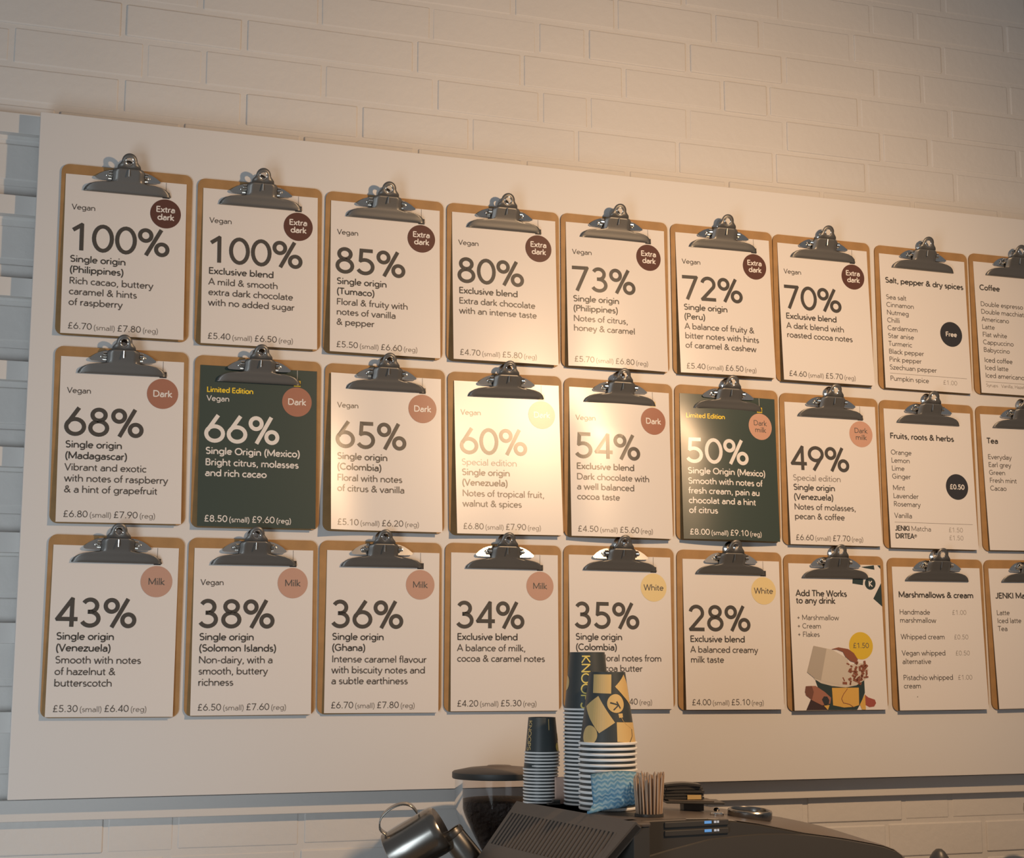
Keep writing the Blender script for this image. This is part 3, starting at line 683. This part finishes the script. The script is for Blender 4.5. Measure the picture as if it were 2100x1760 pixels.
slab(vent, .020, .080, L0, -.009, -.012, 0, 'machine_brown'); slab(vent, .020, .080, .347, LT, -.012, 0, 'machine_brown')
vent.build('vent_frame', mach, fix=True)
vent = MB(); N = 29
for i in range(N):
    l = -.009 + .356 * (i + .78) / N; w_ = .356 / N * .27
    slab(vent, .020, .080, l - w_, l + w_, -.0031, .0002, 'machine_brown')
vent.build('vent_ribs', mach, fix=True)

# counter that carries it (below the frame)
m = MB(); m.bbox((.2, -1.2, Z0 - 1.61), (3.0, .05, Z0 - 1.565), 'counter_top', r=.004); m.box((.25, -1.15, 0), (2.95, .04, Z0 - 1.61), 'counter_top')
o = m.build('counter'); tag(o, 'brown back counter under the espresso machine', 'counter')

# ---------------------------------------------------------------- paper cups, stacked upside down
def cone_fn(H, r0, r1, face):
    """(angle right of the viewer in degrees, fraction down from the base) to the cup wall"""
    def f(a, t, e=.0004):
        r = r0 + (r1 - r0) * min(1, t * H / (H - .0016)) + e; b = face + R(a)
        return (r * math.cos(b), r * math.sin(b), H * (1 - t))
    return f
def make_cup(kind, H, r0, r1, rr, rh):
    t = thing('paper_cup', '', 'cup')
    m = MB(); m.lathe([(0, H - .006), (r0 - .003, H - .006), (r0 - .0015, H), (r0, H), (r1, .0016)], 'cup_black', None, 48)
    w = m.build('cup_wall', t, smooth=True, fix=True)
    m = MB(); m.lathe([(r1 - .0012, rh), (r1 + rr * .7, rh), (r1 + rr, rh * .72), (r1 + rr, rh * .38), (r1 + rr * .6, .0003), (r1 - .001, .0006), (r1 - .0012, rh)], 'cup_white', None, 48)
    rm = m.build('rim', t, smooth=True); rm['label'] = 'white rolled rim'
    return t, w
SMALL = (.0575, .0222, .0275, .0016); MID = (.0925, .0283, .0377, .0019); BIG = (.1115, .0283, .0436, .0022)
def face_of(x, y): return math.atan2(-2.7639 - y, .3175 - x)
def patch(m, f, pts, mt, e=.0004, sub=5):
    """a printed shape wrapped on the cup: the outline is filled in thin strips so it follows the curve"""
    bm = bmesh.new(); vv = [bm.verts.new((a / 60, t, 0)) for a, t in pts]; bm.faces.new(vv)
    bmesh.ops.triangulate(bm, faces=bm.faces[:])
    for a in range(-84, 90, 6): bmesh.ops.bisect_plane(bm, geom=bm.verts[:] + bm.edges[:] + bm.faces[:], plane_co=(a / 60, 0, 0), plane_no=(1, 0, 0))
    bm.verts.index_update()
    m.add([f(v.co.x * 60, v.co.y, e) for v in bm.verts], [[v.index for v in fc.verts] for fc in bm.faces], mt); bm.free()
def ell(ca, ct, ra, rt_, n=28): return [(ca + ra * math.cos(2 * math.pi * i / n), ct + rt_ * math.sin(2 * math.pi * i / n)) for i in range(n)]
def vtext(m, f, s, a0, t0, em, w, mt, H, rmid):
    """lettering that runs from the base towards the rim, tops of the letters to the right"""
    k = math.degrees(1 / rmid)
    put(m, s, 0, 0, em, w, mt, 1., fn=lambda x, y: f(a0 + y * k, t0 + x / H, .0006), step=.08)
ORD = 'first second third fourth fifth sixth seventh eighth ninth tenth eleventh twelfth thirteenth fourteenth fifteenth sixteenth seventeenth eighteenth nineteenth twentieth'.split()
def ordinal(k): return ORD[k] if k < 20 else 'twenty-' + ORD[k - 20]
def stack(dims, n, pitch, x, y, label_top, label, group, prints, jit):
    H, r0, r1, rr = dims; first, w = make_cup('', H, r0, r1, rr, pitch * .54)
    rj = random.Random(n)
    for i in range(n):
        c = first if i == 0 else copy_thing(first)
        jx = jit(i)
        c.location = (x + jx + rj.uniform(-.0004, .0004), y + rj.uniform(-.0004, .0004), ZT + .0006 + pitch * i)
        tag(c, ordinal(n - 1 - i) + label, 'cup', group)
    tag(c, label_top, 'cup', group)
    f = cone_fn(H, r0, r1, face_of(x, y)); pm = MB(); prints(pm, f, H, (r0 + r1) / 2)
    wl = [k for k in c.children if k.name.startswith('cup_wall')][0]
    pm.build('cup_print', wl)
def prints_big(m, f, H, rm):
    def P(pts, e=.0004): patch(m, f, pts, 'cup_gold', e)
    P([(-45.9, .033), (12.8, .035), (10.1, .298), (-41.8, .288)])
    P([(60.4, .035), (22, .202), (50, .345), (79.4, .473), (77.8, .173)])
    P([(-24.4, .329), (-65.8, .473), (-45, .64), (-18.8, .835), (16.8, .691)])
    P([(20.8, .686), (86, .697), (81.9, .985), (19.8, .951)])
    P(ell(-43, .864, 20.5, .133)); P(ell(22, .432, 23, .128)); P([(26.2, .571), (38, .567), (38.3, .622), (27.8, .628)])
    pts = [(33.5, .622), (37.5, .668), (48, .726), (64.6, .784), (62.7, .876), (49, .974)]
    for (a, b), (c, d) in zip(pts, pts[1:]): patch(m, f, [(a - .8, b), (a + .8, b + .004), (c + .8, d + .004), (c - .8, d)], 'cup_black' if b > .69 else 'cup_gold', .0007)
    for a, b in (((24, .405), (33, .50)), ((28.5, .452), (7, .42)), ((28.5, .452), (15, .52))):
        dx, dt = b[0] - a[0], b[1] - a[1]; n = math.hypot(dx, dt * 160); ux, ut = -dt * 160 / n * 1.5, dx / n * 1.5 / 160
        patch(m, f, [(a[0] - ux, a[1] - ut), (a[0] + ux, a[1] + ut), (b[0] + ux, b[1] + ut), (b[0] - ux, b[1] - ut)], 'cup_black', .0008)
def prints_mid(m, f, H, rm):
    vtext(m, f, 'KNOOPS', -17, .05, .0208, .105, 'cup_yellow', H, rm)
    patch(m, f, [(-88, .053), (-82, .053), (-84, .318), (-88, .318)], 'cup_yellow'); patch(m, f, ell(-78, .535, 17, .125), 'cup_gold')
def prints_small(m, f, H, rm):
    vtext(m, f, 'KNOOPS', -62, .08, .0118, .11, 'cup_gold', H, rm)
    patch(m, f, [(26, .04), (30, .04), (29, .35), (26, .35)], 'cup_gold'); patch(m, f, ell(68, .82, 12, .12), 'cup_yellow'); patch(m, f, ell(82, .55, 8, .1), 'cup_yellow')
w0 = [ml(.0075, .318), ml(.0610, .2575), ml(.0485, .170)]
stack(SMALL, 16, .00525, w0[0].x, w0[0].y, 'small upside-down paper cup topping the left stack, dark with yellow lettering', ' small dark cup from the top of the leftmost cup stack', 'small cups in the left stack', prints_small, lambda i: -.0012 if i < 11 else .001)
stack(MID, 25, .0062, w0[1].x, w0[1].y, 'tallest upside-down dark paper cup topping the middle stack, yellow lettering', ' dark cup from the top of the tall middle cup stack', 'medium cups in the middle stack', prints_mid, lambda i: 0)
stack(BIG, 13, .0082, w0[2].x, w0[2].y, 'large upside-down paper cup with gold shapes topping the front stack', ' large dark cup from the top of the front cup stack', 'large cups in the front stack', prints_big, lambda i: 0)

# kraft carton standing between the small and the middle stack
p0 = ml(.0235, .2815)
m = MB(); m.bbox((-.0098, -.0025, .0005), (.0098, .0025, .043), 'kraft', r=.0008)
o = m.build('kraft_sleeve', smooth=True); o.location = (p0.x, p0.y, ZT); o.rotation_euler.z = YAW
tag(o, 'flat brown kraft sleeve standing between the two left cup stacks', 'sleeve')
# small dark clip lying in front of the small stack
p0 = ml(.0045, .270)
m = MB(); m.bbox((-.011, -.004, .0), (.011, .004, .004), 'black_plastic', r=.0012); m.bbox((-.002, -.004, .004), (.011, .004, .0085), 'black_plastic', r=.0015)
o = m.build('bag_clip', smooth=True); o.location = (p0.x, p0.y, ZT + .0005); o.rotation_euler.z = YAW
tag(o, 'small black bag clip lying before the left cup stack', 'clip')

# ---------------------------------------------------------------- blue cloth draped against the front stack
m = MB(); NX, NY = 26, 20; rows = []; uvs = {}
cp = ml(.0415, .096); right = Vector((.9466, -.3225, 0)); outw = Vector((-.3225, -.9466, 0))
for j in range(NY + 1):
    v = j / NY; row = []
    for i in range(NX + 1):
        u = i / NX
        x = -.055 + .087 * u - .004 * v + (.006 * (1 - u) * v)
        zt_ = .055 + .006 * math.sin(u * 3.1) - .006 * max(0, u - .75) * 4 * max(0, u - .75) * 4
        zb = .004 + .010 * min(1, u * 1.5) ** 1.2
        z = zt_ + (zb - zt_) * v
        d = .012 * math.sin(u * math.pi) * (1 - .3 * v) + .010 * v + .0022 * math.sin(u * 11 + v * 3) + .0016 * math.sin(v * 13 + u * 5) - .02 * (1 - v) ** 6
        if u < .16: 
            q_ = (.16 - u) / .16; x -= .010 * q_ * max(0, v - .8) / .2; z -= .004 * q_ * max(0, v - .8) / .2; d += .012 * q_ * max(0, v - .8) / .2
        row.append(cp + right * x + outw * d + Vector((0, 0, max(.0035, z))))
    rows.append(row)
m.grid(rows, 'chevron_cloth')
o = m.build('dish_cloth', smooth=True, solid=.004, off=0)
uvl = o.data.uv_layers.new(name='UVMap')
for lp in o.data.loops: uvl.data[lp.index].uv = ((lp.vertex_index % (NX + 1)) / NX, 1 - (lp.vertex_index // (NX + 1)) / NY)
tag(o, 'blue and white chevron striped dish cloth draped before the front cup stack', 'cloth')

# ---------------------------------------------------------------- wooden stirrers standing in a bundle
sc = ml(.0475, .045)
m = MB(); m.lathe([(0, 0), (.0215, 0), (.0215, .004), (.0205, .004), (.0205, .0012), (0, .0012)], 'black_plastic', None, 36)
o = m.build('stirrer_pot', smooth=True); o.location = (sc.x, sc.y, ZT + .0004); tag(o, 'low black pot holding the wooden stirrers', 'pot')
rs = random.Random(11); first = None; k = 0
for ring, cnt in ((.0, 1), (.0055, 7), (.0105, 13), (.0150, 18), (.0182, 22)):
    for i in range(cnt):
        a = 2 * math.pi * i / cnt + ring * 40
        if first is None:
            m = MB(); m.tube([(0, 0, 0), (0, 0, .001), (0, 0, .056), (0, 0, .0595)], [.0012, .0013, .0013, .0005], 'stick_wood', 6); first = m.build('wooden_stirrer', smooth=True); s_ = first
        else: s_ = first.copy(); COL.objects.link(s_)
        x, y = ring * math.cos(a), ring * math.sin(a)
        s_.location = (sc.x + x, sc.y + y, ZT + .0026); s_.scale.z = rs.uniform(.88, 1.06)
        s_.rotation_euler = (-y * 3.6 + rs.uniform(-.025, .025), x * 3.6 + rs.uniform(-.025, .025), 0)
        tag(s_, 'thin wooden stirrer in the bundle right of the blue cloth', 'stirrer', 'wooden stirrers in the bundle')

# ---------------------------------------------------------------- odds and ends on the hood
def on(w, l, dz=0.): v = ml(w, l); v.z = ZT + dz; return v
zz = -.0035
m = MB(); m.bbox((-.016, -.016, 0), (.016, .016, .0115), 'black_plastic', r=.001); o = m.build('black_box', smooth=True); o.location = on(.185, .145, zz - .001); o.rotation_euler.z = R(-14)
tag(o, 'small black box under the flat black tray on the machine', 'box')
m = MB(); m.bbox((-.046, -.03, 0), (.046, .03, .0035), 'black_plastic', r=.0012); m.bbox((-.042, -.028, .0035), (.030, .028, .0055), 'machine_brown', r=.0008)
o = m.build('black_tray', smooth=True); o.location = on(.185, .145, zz + .0108); o.rotation_euler = (0, R(1.5), R(-14)); tag(o, 'thin flat black tray carrying the folded black cards', 'tray')
hz = zz + .0168
for i, (w_, d_, tl, gold) in enumerate(((.062, .036, 0, 1), (.060, .034, 4, 0), (.064, .036, -3, 0), (.058, .034, 5, 0), (.055, .034, -5, 0))):
    m = MB(); rows = []
    bend = .0022 if i == 4 else .0004
    for jy in (-1, 1):
        rows.append([((-.5 + q / 8) * w_, jy * d_ / 2, bend * math.sin(q / 8 * math.pi)) for q in range(9)])
    m.grid(rows, 'black_plastic')
    if gold: m.box((.006, -d_ / 2 - .0006, -.0012), (.026, -d_ / 2 + .006, .0036), 'cup_gold')
    m.box((-w_ / 2, -d_ / 2 + .002, -.0012), (w_ / 2, d_ / 2 - .002, .0004), 'black_plastic')
    o = m.build('folded_card', solid=.0034, off=0); o.location = on(.170, .150, hz + .0025 + i * .0047); o.rotation_euler.z = R(-14 + tl)
    tag(o, ['folded black card with gold corner, lowest of the stack on the tray', 'second folded black card from the bottom of the small stack', 'middle folded black card in the small stack on the tray', 'second folded black card from the top of the small stack', 'topmost folded black card, slightly buckled, on the small stack'][i], 'card', 'folded black cards on the tray')
m = MB(); m.lathe([(0, 0), (.033, 0), (.034, .002), (.034, .0115), (.0325, .0135), (.0300, .0138), (.029, .012), (.029, .004), (0, .0035)], 'steel', None, 48)
o = m.build('steel_ring', smooth=True); o.location = on(.234, .058, -.0115); o.rotation_euler = (R(4), R(2), 0); tag(o, 'low shiny steel ring dish on the hood right of the trays', 'steel dish')
m = MB(); m.lathe([(0, 0), (.0095, 0), (.0105, .002), (.0105, .0062), (.009, .0078), (0, .0082)], 'chrome', None, 32)
o = m.build('steel_stopper', smooth=True); o.location = on(.176, .060, -.0082); tag(o, 'tiny steel stopper next to the low steel ring dish', 'stopper')
m = MB(); m.lathe([(0, .006), (.0038, .0055), (.0055, .003), (.0042, 0), (0, 0)], 'chrome', None, 20)
o = m.build('steel_bead', smooth=True); o.location = on(.220, .128, -.006); tag(o, 'tiny bright steel bead beside the small black box', 'bead')

# ---------------------------------------------------------------- grinder with its bean hopper behind the machine
gx, gy = 1.1885, -.138; gz = ZT
gr = thing('coffee_grinder', 'coffee grinder with clear bean hopper and flat dark lid behind the machine', 'grinder', (gx, gy, Z0 - 1.565))
b0 = ZT - (Z0 - 1.565)                                   # height of the cup deck above the counter
def H_(z): return b0 + z
hp = MB(); prof = [(.0775, H_(.0255)), (.0775, H_(-.022)), (.0745, H_(-.036)), (.064, H_(-.062)), (.041, H_(-.096)), (.033, H_(-.115)), (.033, H_(-.135))]
hp.lathe(prof, 'hopper_plastic', None, 56); hop = hp.build('hopper', gr, smooth=True, sharp=60)
m = MB(); m.lathe([(.0815, H_(.0262)), (.0825, H_(.0275)), (.0825, H_(.0365)), (.080, H_(.0385)), (.055, H_(.0435)), (.022, H_(.0466)), (.020, H_(.0478)), (0, H_(.0482))], 'lid_top', None, 64)
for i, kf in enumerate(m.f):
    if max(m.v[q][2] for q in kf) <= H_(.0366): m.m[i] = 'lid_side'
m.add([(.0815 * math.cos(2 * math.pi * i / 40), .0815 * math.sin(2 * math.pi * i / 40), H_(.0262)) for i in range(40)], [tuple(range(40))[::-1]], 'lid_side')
m.build('lid', gr, smooth=True, sharp=40)
m = MB(); m.lathe([(0, H_(-.007)), (.03, H_(-.0075)), (.06, H_(-.009)), (.0745, H_(-.012)), (.0755, H_(-.022)), (.0725, H_(-.036)), (.062, H_(-.062)), (.039, H_(-.096)), (.031, H_(-.115))], 'beans', None, 48)
bn = m.build('coffee_beans', gr, smooth=True); bn['kind'] = 'stuff'
m = MB(); m.lathe([(.034, H_(-.12)), (.045, H_(-.125)), (.045, H_(-.15)), (.07, H_(-.16)), (.075, H_(-.2)), (.075, .03), (.085, .02), (.085, .001), (0, .001)], 'black_plastic', None, 40); m.build('body', gr, smooth=True, sharp=40)

# ---------------------------------------------------------------- steel jugs drying on a peg rack
def axis_matrix(origin, axis, ref):
    z = Vector(axis).normalized(); x = Vector(ref); x = (x - z * x.dot(z)).normalized(); y = z.cross(x)
    M = Matrix((x, y, z)).transposed().to_4x4(); M.translation = Vector(origin); return M
A0 = Vector((.9687, -.2641, Z0 - 1.2105)); A1 = Vector((1.0397, -.2956, Z0 - 1.1659))
ax = (A1 - A0).normalized(); Lj = (A1 - A0).length + .004
up = Vector((0, -.25, 1))
J = axis_matrix(A0 - ax * .004, ax, up)
jug = thing('milk_jug', 'stainless steel milk jug tipped over to dry, handle upward', 'jug', J.translation, J.to_euler())
rj = .0385
m = MB(); m.lathe([(rj * .96, .0), (rj * 1.01, .001), (rj * .985, .012), (rj, .03), (rj * 1.02, Lj - .014), (rj * .99, Lj - .004), (rj * .90, Lj), (0, Lj)], 'steel', None, 56)
m.lathe([(0, Lj - .003), (rj * .93, Lj - .006), (rj * .955, .03), (rj * .96, 0)], 'steel_inside', None, 56); m.build('jug_body', jug, smooth=True, sharp=45)
m = MB()                                                  # flat strap handle on the upper side
pth = [(rj - .001, .010), (rj + .012, .006), (rj + .026, .016), (rj + .032, .034), (rj + .030, .055), (rj + .020, .068), (rj + .004, .071)]
cr_ = []
for i in range(len(pth) - 1):
    for q in range(4):
        t = q / 4; p_ = [pth[max(0, i - 1)], pth[i], pth[i + 1], pth[min(len(pth) - 1, i + 2)]]
        cr_.append(tuple(.5 * (2 * p_[1][c] + (p_[2][c] - p_[0][c]) * t + (2 * p_[0][c] - 5 * p_[1][c] + 4 * p_[2][c] - p_[3][c]) * t * t + (-p_[0][c] + 3 * p_[1][c] - 3 * p_[2][c] + p_[3][c]) * t ** 3) for c in (0, 1)))
cr_.append(pth[-1])
m.grid([[(x, y, z) for x, z in cr_] for y in (-.0065, -.0035, .0035, .0065)], 'steel'); m.build('handle', jug, smooth=True, solid=.0022, off=0, sharp=60)
B0 = Vector((1.0560, -.2850, Z0 - 1.1760)); B1 = Vector((1.0830, -.2900, Z0 - 1.2110)); bx = (B1 - B0).normalized()
J2 = axis_matrix(B0, bx, up)
jg = thing('milk_jug', 'smaller steel jug with dark rim, partly hidden beside the grinder hopper', 'jug', J2.translation, J2.to_euler())
m = MB(); m.lathe([(.0195, 0), (.020, .004), (.0215, .05), (.021, .062), (.018, .064), (0, .064)], 'steel', None, 40); m.lathe([(.0195, 0), (.0175, .003), (.0175, .06), (0, .06)], 'steel_inside', None, 40); m.build('jug_body', jg, smooth=True, sharp=45)
m = MB(); m.lathe([(.0175, -.001), (.0205, -.0015), (.0215, .002), (.0212, .007), (.020, .008)], 'dark_steel', None, 40); m.build('rim', jg, smooth=True)
rk = thing('drying_rack', 'dark wire peg rack on which the two steel jugs dry', 'rack', (.985, -.26, Z0 - 1.565))
def rl(v): return Vector(v) - Vector((.985, -.26, Z0 - 1.565))
m = MB(); m.lathe([(0, 0), (.045, 0), (.045, .008), (0, .008)], 'dark_steel', None, 32); m.build('base', rk, smooth=True)
pe = A0 - ax * .02; m = MB(); m.tube([(0, 0, .006), (0, 0, .19), rl(A0 - ax * .06 - Vector((0, 0, .03))), rl(A0 - ax * .02 - Vector((0, 0, .028))), rl(A0 + ax * .05 - Vector((0, 0, .028)))], .003, 'dark_steel', 8); m.build('peg', rk, smooth=True)
m = MB(); m.tube([(0, 0, .006), (.03, -.01, .19), rl(B1 + bx * .012), rl(B1 + bx * .029)], .003, 'dark_steel', 8); m.lathe([(0, 0), (.014, 0), (.014, .003), (0, .003)], 'dark_steel', axis_matrix(rl(B1 + bx * .0205), bx, up), 20); m.build('peg', rk, smooth=True)

# ---------------------------------------------------------------- black knob by the machine, and the glass at the right edge
kb = Vector((1.627, -.812, 0))
m = MB(); m.lathe([(0, Z0 - 1.1655), (.004, Z0 - 1.166), (.0085, Z0 - 1.170), (.013, Z0 - 1.177), (.0165, Z0 - 1.188), (.018, Z0 - 1.205), (.015, Z0 - 1.23), (.011, Z0 - 1.30), (.011, Z0 - 1.5645)], 'black_plastic', None, 36)
o = m.build('tamper_handle', smooth=True); o.location = (kb.x, kb.y, 0); tag(o, 'black rounded handle poking up right of the machine', 'handle')
gl = Vector((2.332, -.12, 0))
m = MB(); prof = [(.020, Z0 - 1.564), (.021, Z0 - 1.30), (.024, Z0 - 1.235), (.031, Z0 - 1.205), (.0345, Z0 - 1.19), (.033, Z0 - 1.178), (.026, Z0 - 1.172), (.020, Z0 - 1.170)]
m.lathe(prof, 'steel', None, 36); m.lathe([(.020, Z0 - 1.170), (.018, Z0 - 1.175), (.018, Z0 - 1.20), (0, Z0 - 1.2)], 'dark_steel', None, 36)
o = m.build('steel_shaker', smooth=True); o.location = (gl.x, gl.y, 0); tag(o, 'steel shaker just showing at the right edge of the photo', 'shaker')
